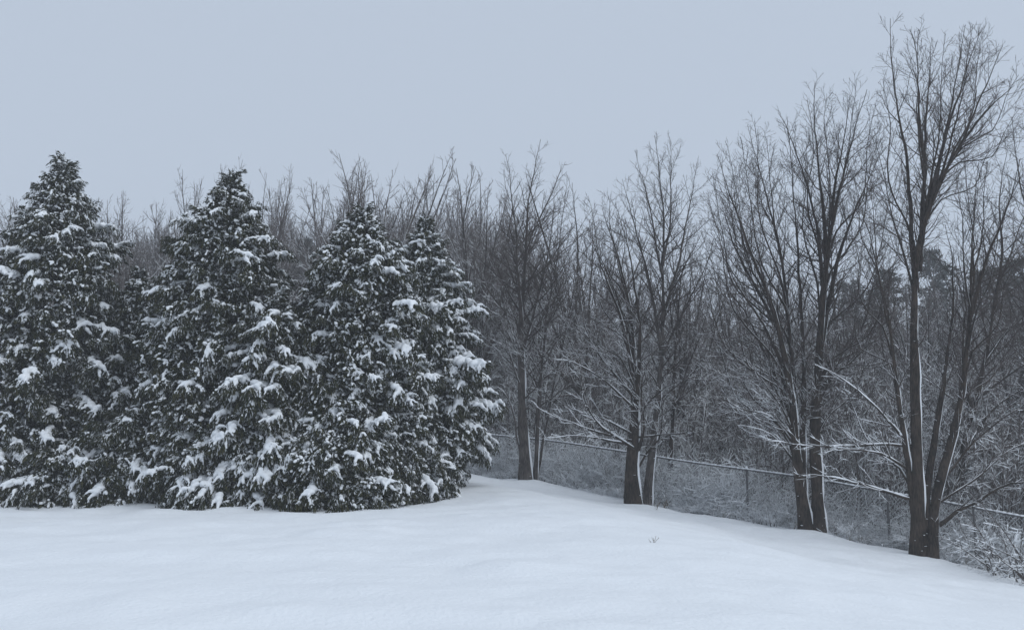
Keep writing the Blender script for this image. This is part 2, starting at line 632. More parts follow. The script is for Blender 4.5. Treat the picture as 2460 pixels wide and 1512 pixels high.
def hero_tree(label, px, d, stems, st, group="bare trees standing along the wire fence", name="bare_tree", bark=None):
    """A bare tree whose stems follow the bends seen in the photograph; limbs and twigs grow from them."""
    bark = bark or BARK
    b = base(px, d)
    t = thing(name, b, label, "tree", group)
    count = 0
    st_low = Style(**{**st.__dict__, 'sp2': .24, 'sp3': .17, 'up1': .03, 'up2': .02, 'ang': (30, 62), 'snow': 1.15})
    for si, spec in enumerate(stems):
        g, r0, r1 = spec[0], spec[1], spec[2]
        o = spec[3] if len(spec) > 3 else {}
        dd0, dd1 = o.get("d0", 0.0), o.get("d1", rng.uniform(-1.3, 1.3))
        n = len(g)
        W = [at(p[0], p[1], d + dd0 + (dd1 - dd0) * (j / (n - 1)) ** 1.3) for j, p in enumerate(g)]
        if o.get("root", g[0][1] > 1120 and n > 4 and not o.get("low")):
            W[0] = np.array([W[0][0], W[0][1], gz(W[0][0], W[0][1]) - 0.12])
        pts = catmull(W, 0.22)
        L = plen(pts)
        m = len(pts)
        tt = np.linspace(0, 1, m)
        rad = r1 + (r0 - r1) * (1 - tt) ** 1.35
        wob = np.cumsum(rng.normal(size=(m, 3)), axis=0)
        wob -= np.linspace(0, 1, m)[:, None] * wob[-1]
        pts = pts + wob * (0.006 + 0.008 * (1 - np.clip(rad / .1, 0, 1)))[:, None]
        if o.get("flare"):
            rad = rad * (1 + o["flare"] * np.exp(-tt * L / 0.28))
        rad = rad * (1 + .07 * np.sin(tt * L * 2.1 + si) + .06 * np.sin(tt * L * 5.3 + 2 * si))
        low = bool(o.get("low"))
        rel = pts - b
        wood, snow = Tubes(), Tubes()
        wood.add(rel, rad, 10 if r0 > 0.08 else 7)
        # snow plastered on the windward side of the stem
        amt = st.snow * (1.15 if low else 1.0)
        hh = rel[:, 2]
        keep = np.clip(1.25 - hh / (st.snow_top * 1.7), 0.0, 1) if not low else np.ones(m)
        add_snow(snow, rel, rad, amt * keep, 0.18 if low else 0.3, 6)
        if r0 > 0.08:        # bits of snow lodged in the bark
            for _ in range(int(rng.integers(7, 15))):
                tq = rng.uniform(.004, .5) * rng.random()
                q, dq = sample(rel, tq)
                i = int(tq * (m - 1))
                u = norm(perp(dq) + np.array([.35, -.2, .1]))
                u = norm(u - dq * u.dot(dq))
                c = q + u * rad[i] * 1.0
                w = norm(np.cross(u, dq)) * rng.uniform(.006, .04)
                e = rng.uniform(.003, .010)
                snow.add(np.array([c - w, c + u * .003, c + w]), np.array([e * .4, e, e * .3]), 4)
        small = Tubes()
        ssnow = Tubes()
        limbs = []
        # limbs
        s = max(st.clear - (0 if W[0][2] < b[2] + 0.4 else 9), 0.25) if not low else 0.35
        if o.get("clear") is not None:
            s = o["clear"]
        ga = rng.uniform(0, 6.28)
        sp1 = o.get("sp1", 0.24 if low else st.sp1)
        stl = st_low if low else st
        while s < L * 0.985:
            tq = s / L
            q, dq = sample(rel, tq)
            i = int(tq * (m - 1))
            rr = rad[i]
            ga += 2.4 + rng.uniform(-0.5, 0.5)
            u = perp(dq)
            # rotate u by ga about dq
            x1 = norm(np.cross(dq, np.array([0.31, 0.52, 0.8])))
            y1 = np.cross(dq, x1)
            u = x1 * math.cos(ga) + y1 * math.sin(ga)
            an = math.radians(rng.uniform(*st.ang)) * (1.0 if low else 1.45 - .6 * tq)
            nd = norm(dq * math.cos(an) + u * math.sin(an))
            if low:
                Lb = min(0.32 * (L - s) + 0.22, 0.9) * rng.uniform(0.5, 1.15)
                if nd[2] < -0.25:
                    nd[2] *= 0.3
                    nd = norm(nd)
            else:
                Lb = min(st.l1 * (L - s) + 0.30, o.get("l1max", st.l1max)) * rng.uniform(0.55, 1.1)
            r_l = max(min(rr * 0.5, 0.005 + 0.0095 * Lb), st.rmin * 1.1)
            if Lb > 0.6:
                lw, ls = Tubes(), Tubes()
                grow_limb(q, nd, Lb, r_l, stl, 0.0, lw, ls)
                limbs.append((lw, ls))
            else:
                grow_limb(q, nd, Lb, r_l, stl, 0.0, small, ssnow)
            s += sp1 * rng.uniform(0.6, 1.4)
        nm = "trunk" if r0 >= 0.05 and not low else "branch"
        so = link(nm, tubes_mesh(nm, [wood, small], [bark, TWIG]) if not small.empty() else tubes_mesh(nm, [wood], [bark]), t)
        link("snow_cover", tubes_mesh("snow_cover", [snow, ssnow] if not ssnow.empty() else [snow], [SNOW, SNOW]), so)
        for lw, ls in limbs:
            if count < 290:
                lo = link("branch", tubes_mesh("branch", [lw], [TWIG]), t)
                if not ls.empty():
                    link("snow_cover", tubes_mesh("snow_cover", [ls], [SNOW]), lo)
                count += 1
            else:
                lo = link("twigs", tubes_mesh("twigs", [lw], [TWIG]), so)
    return t


def fan(main, r0, items):
    """Long arching shoots that leave the stem MAIN at fraction t and bend up towards a tip."""
    m = catmull([(p[0], p[1], 0) for p in main], 12)
    out = []
    for t, tip in items:
        S, D = sample(m, t)
        S, D = S[:2], D[:2]
        T = np.array(tip, float)
        Ln = np.linalg.norm(T - S)
        c1 = S + D * Ln * .06 + (T - S) * .16
        q = S + (T - S) * .5
        dx = T[0] - S[0]
        q = q + np.array([dx * .17, abs(dx) * .15])
        q2 = S + (T - S) * .78 + np.array([dx * .07, abs(dx) * .02])
        j = rng.normal(size=(3, 2)) * Ln * .012
        g = [tuple(S), tuple(c1 + j[0]), tuple(q + j[1]), tuple(q2 + j[2]), tuple(T)]
        out.append((g, min(r0 * (1 - t) + .012, .008 + Ln / FPX * 17 * .0058), .004, {"l1max": 1.1, "clear": .5, "sp1": .17, "root": False, "d1": rng.uniform(-1.6, 1.6)}))
    return out


ST = Style()
hero_tree("slim grey-barked bare tree with a second thin stem, first right of the cedars", 1262, 22.5, [
    ([(1262, 1160), (1258, 1050), (1255, 900), (1252, 760), (1262, 620), (1268, 480), (1284, 400), (1298, 335)], .165, .006, {"flare": .35, "d1": .3}),
    ([(1252, 770), (1243, 640), (1235, 520), (1225, 430), (1214, 370)], .055, .005),
    ([(1257, 840), (1290, 720), (1318, 600), (1330, 500), (1334, 450)], .05, .005),
    ([(1286, 1157), (1290, 1060), (1305, 880), (1325, 720), (1345, 560), (1362, 440)], .075, .005, {"d0": .1}),
    ([(1288, 1157), (1322, 950), (1352, 800), (1390, 650), (1425, 550)], .045, .004, {"d0": .25}),
    ([(1248, 1090), (1232, 1005), (1214, 955), (1192, 928), (1178, 938)], .034, .006, {"low": True, "d1": -.6}),
    ([(1256, 900), (1228, 800), (1205, 700), (1190, 600)], .035, .004),
], Style(clear=2.2, sp1=.19, l1max=2.3, ang=(28, 46), snow_top=4.2), bark=BARK2)

hero_tree("stout low-forking bare tree with long snow-lined limbs reaching left over the fence", 1522, 20.5, [
    ([(1522, 1216), (1518, 1140), (1522, 1060), (1526, 980), (1518, 850), (1505, 720), (1480, 610), (1446, 500)], .18, .006, {"flare": .4, "d1": .5}),
    ([(1520, 900), (1490, 760), (1445, 640), (1412, 545)], .06, .005),
    ([(1525, 1010), (1534, 850), (1524, 700), (1505, 580), (1478, 490)], .075, .005),
    ([(1510, 800), (1470, 690), (1430, 600), (1395, 560)], .04, .005),
    ([(1534, 1080), (1548, 1030), (1545, 985), (1540, 930), (1560, 860)], .05, .005, {"low": True, "d1": -.8}),
    ([(1530, 1130), (1552, 1090), (1578, 1060), (1590, 1010), (1587, 930)], .035, .005, {"low": True, "d1": -.4}),
    ([(1532, 1082), (1490, 1052), (1430, 1005), (1400, 940), (1392, 900)], .042, .006, {"low": True, "d1": -1.2}),
    ([(1518, 1068), (1450, 1054), (1380, 1044), (1300, 1052)], .035, .005, {"low": True, "d1": -1.5}),
    ([(1520, 1058), (1440, 1034), (1350, 1008), (1285, 975)], .035, .005, {"low": True, "d1": -1.0}),
    ([(1515, 1040), (1440, 1000), (1360, 985), (1310, 980)], .03, .005, {"low": True, "d1": .8}),
    ([(1518, 980), (1440, 905), (1375, 870), (1320, 860)], .035, .005, {"low": True, "d1": -.9}),
    ([(1520, 950), (1450, 870), (1400, 800), (1350, 770)], .04, .005, {"d1": 1.0}),
    ([(1535, 1050), (1590, 1045), (1640, 1042), (1670, 1030)], .028, .005, {"low": True, "d1": -.9}),
    ([(1540, 990), (1600, 930), (1650, 905)], .025, .005, {"low": True, "d1": -.6}),
] + fan([(1524, 1000), (1526, 980), (1518, 850), (1505, 720), (1480, 610)], .1,
        [(.1, (1385, 720)), (.2, (1360, 640)), (.32, (1400, 560)), (.45, (1425, 520)), (.6, (1412, 470)), (.75, (1462, 470))]), Style(clear=1.6, sp1=.22, l1max=1.5))

hero_tree("straight pointed bare tree with evenly rising branches, just right of the low-forking one", 1555, 21.0, [
    ([(1552, 1216), (1560, 1120), (1572, 1000), (1582, 880), (1588, 760), (1590, 600), (1588, 480), (1580, 390), (1572, 325)], .11, .006, {"flare": .25, "d1": .2}),
    ([(1585, 830), (1560, 700), (1535, 590), (1512, 490), (1494, 430)], .05, .005),
    ([(1588, 770), (1625, 640), (1652, 520), (1674, 390)], .05, .005),
    ([(1590, 640), (1610, 520), (1612, 420), (1608, 330)], .035, .005),
    ([(1590, 660), (1563, 520), (1538, 410), (1530, 360)], .035, .005),
    ([(1584, 860), (1640, 745), (1688, 650), (1718, 560)], .04, .005),
    ([(1578, 930), (1640, 830), (1690, 730)], .035, .005),
], Style(clear=1.8, sp1=.21, l1max=1.8, ang=(28, 44), snow_top=4.2), bark=BARK2)

hero_tree("thin dark bare tree rising behind the fence rail left of the first visible post", 1608, 22.6, [
    ([(1608, 1195), (1612, 1080), (1618, 950), (1626, 800), (1640, 650), (1656, 530)], .08, .005, {"d1": .3}),
    ([(1614, 1000), (1650, 880), (1690, 790), (1712, 700)], .035, .004),
    ([(1624, 830), (1605, 700), (1598, 600)], .03, .004),
], Style(clear=1.5, sp1=.24, l1max=1.4))

hero_tree("wide vase-shaped bare tree with two crossing trunks, between the fence posts", 1950, 18.6, [
    ([(1935, 1278), (1922, 1180), (1909, 1080), (1898, 960), (1882, 840), (1850, 720), (1802, 600), (1762, 490), (1722, 370)], .135, .006, {"flare": .4, "d1": -.8}),
    ([(1909, 1085), (1905, 940), (1896, 800), (1885, 680), (1860, 540), (1825, 410), (1795, 300)], .08, .005, {"d1": .9}),
    ([(1926, 1160), (1928, 1000), (1930, 850), (1925, 700), (1912, 540), (1900, 400), (1890, 280)], .085, .005, {"d1": .2}),
    ([(1966, 1280), (1962, 1150), (1956, 1020), (1964, 880), (1975, 740), (1985, 640), (2002, 520), (2036, 380), (2082, 215)], .155, .006, {"flare": .4, "d1": -.4}),
    ([(1970, 830), (1995, 700), (2032, 560), (2080, 450), (2128, 350)], .07, .005, {"d1": .6}),
    ([(1985, 660), (1977, 520), (1966, 400), (1955, 290), (1957, 200)], .06, .005, {"d1": -.9}),
    ([(1980, 720), (1958, 560), (1928, 430), (1896, 330), (1868, 270)], .055, .005, {"d1": 1.0}),
    ([(2000, 530), (2010, 420), (2030, 310), (2040, 230)], .04, .005),
    ([(1892, 910), (1832, 780), (1775, 690), (1722, 590)], .05, .005, {"d1": -1.4}),
    ([(1902, 1010), (1850, 880), (1800, 770), (1742, 690), (1700, 630)], .05, .005, {"d1": .4}),
    ([(1872, 790), (1815, 690), (1765, 600), (1735, 500)], .045, .005, {"d1": .8}),
    ([(1925, 1120), (1885, 1000), (1840, 920), (1790, 860)], .035, .005, {"d1": -1.0}),
    ([(1920, 1080), (1850, 1000), (1790, 985), (1740, 960)], .03, .005, {"low": True, "d1": -1.4}),
    ([(1915, 1120), (1850, 1045), (1780, 1020)], .026, .005, {"low": True, "d1": -.5}),
    ([(1955, 1000), (2010, 880), (2050, 800), (2100, 740)], .04, .005, {"d1": .6}),
] + fan([(1922, 1180), (1909, 1080), (1898, 960), (1882, 840), (1850, 720), (1802, 600)], .1,
        [(.1, (1700, 700)), (.16, (1745, 800)), (.22, (1685, 560)), (.3, (1735, 690)), (.34, (1668, 610)), (.38, (1700, 470)), (.5, (1712, 420)), (.62, (1745, 345)), (.72, (1700, 520)), (.85, (1738, 430))])
  + fan([(1909, 1085), (1905, 940), (1896, 800), (1885, 680), (1860, 540)], .07,
        [(.3, (1765, 400)), (.45, (1778, 330)), (.6, (1812, 290)), (.75, (1840, 330)), (.9, (1815, 380))])
  + fan([(1960, 1150), (1956, 1020), (1964, 880), (1975, 740), (1985, 640), (2002, 520)], .13,
        [(.12, (2110, 720)), (.2, (2165, 560)), (.25, (2125, 560)), (.35, (2150, 640)), (.45, (2142, 450)), (.55, (1925, 330)), (.62, (2118, 300)), (.7, (1938, 240)), (.78, (2100, 260)), (.86, (1985, 225)), (.95, (2058, 190))]), Style(clear=2.2, sp1=.24, l1max=1.35, ang=(26, 48), snow_top=4.2))

hero_tree("tallest bare tree with a thick clustered trunk and a low limb of snow reaching left", 2222, 17.0, [
    ([(2206, 1342), (2201, 1230), (2198, 1100), (2196, 960), (2196, 820), (2200, 700), (2210, 590), (2240, 480), (2292, 370), (2345, 250), (2408, 110)], .15, .006, {"flare": .4, "d1": -.3, "clear": 4.2}),
    ([(2200, 700), (2190, 590), (2184, 480), (2172, 350), (2150, 240), (2140, 150), (2138, 45)], .065, .005),
    ([(2212, 580), (2220, 440), (2224, 310), (2232, 180), (2238, 90)], .06, .005),
    ([(2205, 650), (2226, 500), (2255, 380), (2288, 230), (2318, 60)], .06, .005),
    ([(2240, 480), (2266, 360), (2306, 230), (2354, 75)], .05, .005),
    ([(2292, 370), (2368, 270), (2436, 205)], .04, .005),
    ([(2226, 400), (2205, 260), (2200, 150), (2185, 70)], .035, .005),
    ([(2204, 1150), (2166, 1040), (2150, 920), (2135, 800), (2110, 660), (2086, 560), (2062, 470)], .09, .005, {"d1": -.8}),
    ([(2217, 1340), (2224, 1190), (2243, 1050), (2262, 900), (2278, 760), (2284, 640), (2270, 540)], .11, .005, {"flare": .55, "d1": .7}),
    ([(2234, 1336), (2247, 1200), (2282, 1070), (2308, 960), (2330, 800), (2336, 640), (2340, 500), (2350, 390)], .12, .005, {"flare": .55, "d0": -.1, "d1": .5}),
    ([(2332, 760), (2372, 620), (2420, 500), (2450, 380)], .05, .005),
    ([(2192, 1068), (2120, 1066), (2040, 1070), (1960, 1068), (1880, 1058), (1833, 1056)], .032, .007, {"low": True, "d1": -1.0}),
    ([(2192, 1198), (2120, 1176), (2050, 1157), (1980, 1144), (1905, 1140)], .035, .007, {"low": True, "d1": -.9}),
    ([(2190, 1135), (2120, 1092), (2035, 1080), (1970, 1088)], .026, .006, {"low": True, "d1": -1.3}),
    ([(2196, 1090), (2130, 1010), (2080, 960), (2010, 905), (1950, 870)], .035, .006, {"low": True, "d1": -.7}),
    ([(2196, 1180), (2160, 1120), (2100, 1080), (2062, 1020), (2030, 930)], .03, .006, {"low": True, "d1": .5}),
    ([(2256, 1260), (2300, 1226), (2345, 1206), (2400, 1172), (2459, 1158), (2530, 1150)], .045, .01, {"low": True, "d1": -.6}),
    ([(2258, 1205), (2330, 1160), (2400, 1095), (2490, 1050)], .032, .006, {"low": True, "d1": .6}),
    ([(2260, 1150), (2340, 1060), (2420, 1000), (2500, 960)], .03, .005, {"low": True, "d1": -.5}),
] + fan([(2196, 820), (2200, 700), (2210, 590), (2240, 480), (2292, 370)], .1,
        [(.22, (2100, 330)), (.34, (2120, 190)), (.44, (2205, 70)), (.55, (2268, 85)), (.62, (2390, 330)), (.7, (2336, 60)), (.78, (2366, 62)), (.86, (2448, 260)), (.93, (2446, 180))])
  + fan([(2166, 1040), (2150, 920), (2135, 800), (2110, 660)], .07, [(.3, (2030, 700)), (.5, (2040, 560)), (.7, (2090, 440)), (.9, (2050, 420))])
  + fan([(2284, 1080), (2308, 960), (2330, 800), (2336, 640)], .09, [(.2, (2420, 760)), (.4, (2440, 620)), (.55, (2400, 480)), (.7, (2300, 420)), (.85, (2372, 390)), (.95, (2318, 340))]), Style(clear=2.6, sp1=.24, l1max=.95, ang=(22, 46), sp2=.14, sp3=.08, snow_top=4.0))

hero_tree("leaning bare tree behind the fence, right of the thick clustered trunk", 2300, 19.8, [
    ([(2300, 1285), (2312, 1100), (2345, 950), (2375, 800), (2392, 700), (2440, 560), (2500, 440)], .11, .006, {"d1": .2}),
    ([(2330, 1000), (2312, 860), (2320, 720), (2300, 600)], .05, .005),
    ([(2362, 870), (2420, 800), (2520, 700)], .05, .005),
    ([(2385, 740), (2405, 600), (2400, 470), (2420, 360)], .05, .005),
    ([(2318, 1080), (2380, 990), (2460, 930), (2540, 900)], .04, .005, {"low": True}),
], Style(clear=2.0, sp1=.26))

hero_tree("bare tree on the far right whose thin stems lean in at the picture's edge", 2570, 21.0, [
    ([(2570, 1330), (2550, 1000), (2510, 760), (2466, 560), (2442, 420), (2430, 280)], .12, .006, {"root": True}),
    ([(2530, 860), (2540, 640), (2500, 440), (2470, 240)], .07, .005),
    ([(2545, 960), (2480, 880), (2420, 820), (2380, 780)], .04, .005),
    ([(2560, 1120), (2480, 1040), (2400, 1010), (2340, 1000)], .035, .005, {"low": True}),
], Style(clear=1.6))

# ------------------------------------------------------------------ background bare trees (shared meshes)


def tree_variant(H, spread, st, forks, r0, lean=0.05):
    """Unit tree of height H: trunk tubes, crown tubes, snow tubes."""
    tr, cr, sn = Tubes(), Tubes(), Tubes()
    stems = []
    d0 = norm(np.array([rng.normal() * lean, rng.normal() * lean, 1.0]))
    p = shoot(np.array([0, 0, -0.25]), d0, H, 13, 0.02, 0.07)
    stems.append((p, r0))
    for f in range(forks):
        t = rng.uniform(0.18, 0.6)
        q, dq = sample(p, t)
        an = math.radians(rng.uniform(12, 32) * spread)
        nd = norm(dq * math.cos(an) + perp(dq) * math.sin(an))
        stems.append((shoot(q, nd, H * (1 - t) * rng.uniform(0.75, 1.0), 10, 0.035, 0.05), r0 * (1 - t) * 0.75))
    for k, (p, r) in enumerate(stems):
        n = len(p)
        rad = np.linspace(r, 0.006, n)
        tr.add(p, rad, 6)
        add_snow(sn, p, rad, 0.7 * np.clip(1.2 - p[:, 2] / (st.snow_top * 1.5), 0, 1), 0.3, 4)
        L = plen(p)
        s = H * 0.22 if k == 0 else 0.2
        while s < L * 0.985:
            q, dq = sample(p, s / L)
            an = math.radians(rng.uniform(*st.ang))
            nd = norm(dq * math.cos(an) + perp(dq) * math.sin(an))
            Lb = min(st.l1 * (L - s) + 0.35, st.l1max) * rng.uniform(0.5, 1.1)
            rr = max(min(np.interp(s / L, [0, 1], [r, .006]) * 0.5, 0.005 + 0.0095 * Lb), st.rmin)
            grow_limb(q, nd, Lb, rr, st, 0.0, cr, sn)
            s += st.sp1 * rng.uniform(0.6, 1.4)
    return tr, cr, sn


BG, FAR = [], []
for i in range(7):
    st = Style(sp1=.30, sp2=.24, sp3=.17, rmin=.0052, l1max=2.9, l1=.50, l2=.48, ang=(22, 46), up1=.06, twig=(.14, .5), snow_top=6.5, snow=1.25, wig=.11)
    tr, cr, sn = tree_variant(9.0, [1.0, 1.2, .8, 1.0, 1.3, .7, 1.1][i], st, [4, 5, 3, 4, 6, 3, 6][i], .12)
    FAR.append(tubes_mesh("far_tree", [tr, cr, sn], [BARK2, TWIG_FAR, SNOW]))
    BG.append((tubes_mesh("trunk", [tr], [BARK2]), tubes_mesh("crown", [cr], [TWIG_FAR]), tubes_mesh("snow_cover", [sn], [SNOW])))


TOPS = {}


def bg_tree(px, top, d, v, label, group, wide=1.0, parts=BG, H0=9.0, name="bare_tree"):
    b = base(px, d)
    H = at(px, top, d)[2] - b[2]
    top_z = max(np.array([c for q in me.vertices for c in (q.co.z,)]).max() for me in parts[v]) if parts[v][0].name not in TOPS else TOPS[parts[v][0].name]
    TOPS[parts[v][0].name] = top_z
    s = H / top_z
    t = thing(name, b, label, "tree", group, rng.uniform(0, 6.28), (s * wide, s * wide, s))
    for me in parts[v]:
        link(me.name.split(".")[0], me, t)
    return t


LM_LEFT = [(108, "the ragged-tipped cedar's peak"), (312, "the short wedged cedar"), (528, "the second cedar's peak"), (738, "the notch between the middle cedars"),
           (862, "the third cedar's peak"), (1040, "the rightmost cedar's peak")]
LM_RIGHT = [(1262, "the slim grey-barked tree"), (1480, "the low-forking tree"), (1580, "the straight pointed tree"), (1800, "the vase-shaped tree's left trunk"),
            (1985, "the vase-shaped tree's right trunk"), (2200, "the tallest tree's trunk"), (2400, "the leaning tree's upper stem")]
USED = {}
NTH = ["first", "second", "third", "fourth", "fifth", "sixth", "seventh"]


def place_label(what, px, marks):
    """Which of the background trees this one is: by the landmark it rises behind, counted outward."""
    mx, nm = min(marks, key=lambda m: abs(m[0] - px))
    side = "left" if px < mx else "right"
    USED.setdefault((what, nm, side), 0)
    k = USED[(what, nm, side)]
    USED[(what, nm, side)] = k + 1
    return f"{what} {NTH[k]} to the {side} behind {nm}"


LEFT_BG = "bare trees rising behind the cedars"
for i, (px, top, d, v, w, lab) in enumerate([
    (840, 318, 26, 4, .85, "tallest bare tree behind the cedars, with forking crown above the third cedar"),
    (775, 340, 27, 2, .9, "slender forked bare tree left of the tallest crown behind the cedars"),
    (925, 392, 28, 1, .9, "wide bare tree leaning right behind the gap between third and fourth cedars"),
    (1005, 405, 28, 3, .9, "upright bare tree whose twigs rise directly behind the fourth cedar's tip"),
    (1062, 425, 30, 6, .9, "bushy bare tree behind the right shoulder of the fourth cedar"),
    (1132, 432, 29, 0, .9, "bare tree with knobbly twigs standing just right of the fourth cedar"),
    (485, 380, 32, 5, .6, "thin bare tree like a whip behind the second cedar's left side"),
    (570, 392, 32, 2, .7, "thin bare tree just right of the second cedar's tip"),
    (635, 432, 34, 5, .8, "slim bare tree in the hazy gap right of the second cedar"),
]):
    bg_tree(px, top, d, v, lab, LEFT_BG, w)
for px, top, d, v, w in sorted([(8, 450, 36, 6, .9), (60, 470, 40, 1, .9), (180, 470, 40, 3, .8), (250, 490, 42, 1, .8), (300, 500, 40, 4, .8), (335, 470, 44, 6, .8), (372, 462, 42, 0, .8),
                         (410, 495, 44, 3, .8), (445, 420, 40, 5, .7), (530, 430, 42, 3, .7), (600, 430, 42, 1, .7), (668, 450, 40, 3, .8),
                         (705, 470, 40, 0, .8), (735, 440, 42, 6, .8), (880, 420, 40, 3, .8), (960, 430, 38, 6, .8), (1035, 440, 40, 1, .8), (1095, 460, 40, 3, .8), (-60, 470, 40, 3, .9), (130, 480, 44, 2, .9), (275, 520, 46, 6, 1), (350, 505, 46, 1, 1), (395, 480, 46, 3, .9), (650, 470, 46, 6, .9), (815, 430, 44, 1, .9), (905, 440, 46, 6, .9), (985, 450, 44, 4, .9), (1120, 470, 42, 6, .9)], key=lambda q: min(abs(q[0] - m[0]) for m in LM_LEFT)):
    bg_tree(px, top, d, v, place_label("hazy bare tree", px, LM_LEFT), "hazy bare trees far behind the cedars", w)
WOOD = "bare trees deep in the wood beyond the fence"
for px, top, d, v, w in sorted([(1168, 520, 29, 3, .8), (1200, 470, 32, 0, .8), (1330, 560, 28, 1, .9), (1390, 500, 30, 6, .9), (1440, 450, 27, 4, .9), (1480, 600, 33, 3, .9),
                         (1640, 620, 28, 6, .9), (1700, 560, 31, 1, .9), (1760, 700, 34, 3, 1), (1800, 640, 30, 0, 1), (1850, 740, 36, 6, 1),
                         (2030, 620, 27, 4, .8), (2070, 560, 30, 1, .9), (2120, 650, 34, 3, 1), (2160, 700, 30, 6, .9), (2240, 620, 28, 0, .8),
                         (2290, 580, 33, 3, .9), (2360, 640, 26, 6, .9), (2410, 600, 30, 1, .9), (2450, 520, 27, 4, .8), (2520, 560, 30, 3, .9), (1150, 560, 36, 6, 1), (1230, 620, 36, 1, 1), (1300, 600, 34, 6, 1), (1360, 620, 38, 3, 1), (1420, 640, 36, 1, 1), (1545, 680, 36, 6, 1), (1600, 700, 38, 1, 1), (1675, 690, 40, 4, 1), (1730, 720, 40, 6, 1), (1880, 690, 40, 1, 1), (1930, 640, 38, 6, 1), (1990, 660, 40, 3, 1), (2095, 690, 42, 6, 1), (2190, 660, 40, 1, 1), (2330, 640, 42, 6, 1), (2435, 640, 42, 4, 1)], key=lambda q: min(abs(q[0] - m[0]) for m in LM_RIGHT)):
    bg_tree(px, top, d, v, place_label("grey bare tree", px, LM_RIGHT), WOOD, w)

# saplings of the thicket beyond the fence
SAP = []
for i in range(8):
    tr, cr, sn = Tubes(), Tubes(), Tubes()
    st = Style(sp1=.22, sp2=.17, sp3=.14, rmin=.0042, l1max=1.2, l1=.36, ang=(26, 52), twig=(.12, .36), snow_top=6.5, snow=1.15, seg=6)
    for k in range([2, 3, 4, 3, 5, 2, 3, 4][i]):
        p0 = np.array([rng.normal() * .16, rng.normal() * .16, -0.15])
        p = shoot(p0, norm(np.array([rng.normal() * .14, rng.normal() * .14, 1])), rng.uniform(2.6, 4.2), 10, 0.02, .06)
        rad = np.linspace(rng.uniform(.016, .034), .004, 10)
        tr.add(p, rad, 5)
        add_snow(sn, p, rad, 1.0, .25, 4)
        L = plen(p)
        s = .45
        while s < L * .98:
            q, dq = sample(p, s / L)
            an = math.radians(rng.uniform(*st.ang))
            nd = norm(dq * math.cos(an) + perp(dq) * math.sin(an))
            grow_limb(q, nd, min(.36 * (L - s) + .2, 1.2) * rng.uniform(.5, 1.1), .008, st, 0.0, cr, sn)
            s += st.sp1 * rng.uniform(.6, 1.4)
    SAP.append((tr, cr, sn))
SAPM = [(tubes_mesh("trunk", [a], [BARK2]), tubes_mesh("crown", [b], [TWIG_FAR]), tubes_mesh("snow_cover", [c], [SNOW])) for a, b, c in SAP]

FA, FB = np.array([5.65, 20.1]), np.array([8.25, 18.4])      # two fence posts fix the fence line
FDIR = (FB - FA) / np.linalg.norm(FB - FA)
FNOR = np.array([-FDIR[1], FDIR[0]])
if FNOR[1] < 0:
    FNOR = -FNOR


def behind_fence(n, back0, back1, u0, u1):
    for _ in range(n):
        u = rng.uniform(u0, u1)
        q = rng.uniform(0, 1) ** 1.3
        bk = back0 + (back1 - back0) * q
        u = u * (1 + bk / 26.0)
        yield FA + FDIR * u + FNOR * bk


for p in behind_fence(150, 1.0, 10, -8.5, 7):
    s = rng.uniform(.6, 1.25)
    t = thing("sapling", (p[0], p[1], gz(*p)), "thin bare sapling in the snowy thicket behind the wire fence", "sapling", "bare saplings in the thicket behind the fence", rng.uniform(0, 6.28), s)
    for me in SAPM[rng.integers(0, 8)]:
        link(me.name.split(".")[0], me, t)


# ------------------------------------------------------------------ the dense far thicket (one mass)
def spread_mass(name, protos, spots, mats):
    mes = [tubes_mesh(name, list(g), mats) for g in protos]
    a = np.array(spots)
    rot = np.stack([rng.normal(size=len(a)) * .06, rng.normal(size=len(a)) * .06, a[:, 5]], -1)
    return instancer(name, mes, a[:, :3], rot, np.stack([a[:, 3], a[:, 3], a[:, 4]], -1))


MASS = []
for i in range(5):
    wood, sn = Tubes(), Tubes()
    st = Style(rmin=.007, snow=1.3)
    for k in range(4):
        p = shoot(np.array([rng.normal() * .45, rng.normal() * .45, -.15]), norm(np.array([rng.normal() * .16, rng.normal() * .16, 1])), rng.uniform(3.0, 5.0), 7, .015, .07)
        wood.add(p, np.linspace(.026, .007, 7), 4)
        add_snow(sn, p, np.linspace(.026, .007, 7), .9, .3, 3)
        for j in range(15):
            q, dq = sample(p, rng.uniform(.08, .97))
            an = math.radians(rng.uniform(26, 60))
            nd = norm(dq * math.cos(an) + perp(dq) * math.sin(an))
            b = shoot(q, nd, rng.uniform(.4, 1.3), 4, .06, .12)
            wood.add(b, np.linspace(.011, .006, 4), 3)
            if rng.random() < .85:
                add_snow(sn, b, np.linspace(.011, .006, 4), 1.5, .1, 3)
            for w in range(4):
                q2, d2 = sample(b, rng.uniform(.2, 1))
                an = math.radians(rng.uniform(25, 60))
                tw = shoot(q2, norm(d2 * math.cos(an) + perp(d2) * math.sin(an)), rng.uniform(.15, .55), 3, .06, .1)
                wood.add(tw, np.array([.0065, .006, .004]), 3)
                if rng.random() < .55:
                    add_snow(sn, tw, np.array([.0065, .006, .004]), 1.5, .1, 3)
    MASS.append((wood, sn))
spots = []
for p in behind_fence(620, 5, 34, -12, 10):
    s_ = rng.uniform(.8, 1.5)
    if .565 < p[0] / p[1] < .625 and p[1] > 19:
        continue                      # an opening towards the white field
    spots.append((p[0], p[1], gz(*p), s_, rng.uniform(.6, 1.3), rng.uniform(0, 6.28)))
for _ in range(420):      # behind the cedars
    x, y = rng.uniform(-34, 2), rng.uniform(30, 55)
    spots.append((x, y, gz(x, y), rng.uniform(1.0, 1.7), rng.uniform(1.2, 1.9) * (.8 + y / 200), rng.uniform(0, 6.28)))
spread_mass("thicket", MASS, spots, [TWIG_FAR, SNOW])

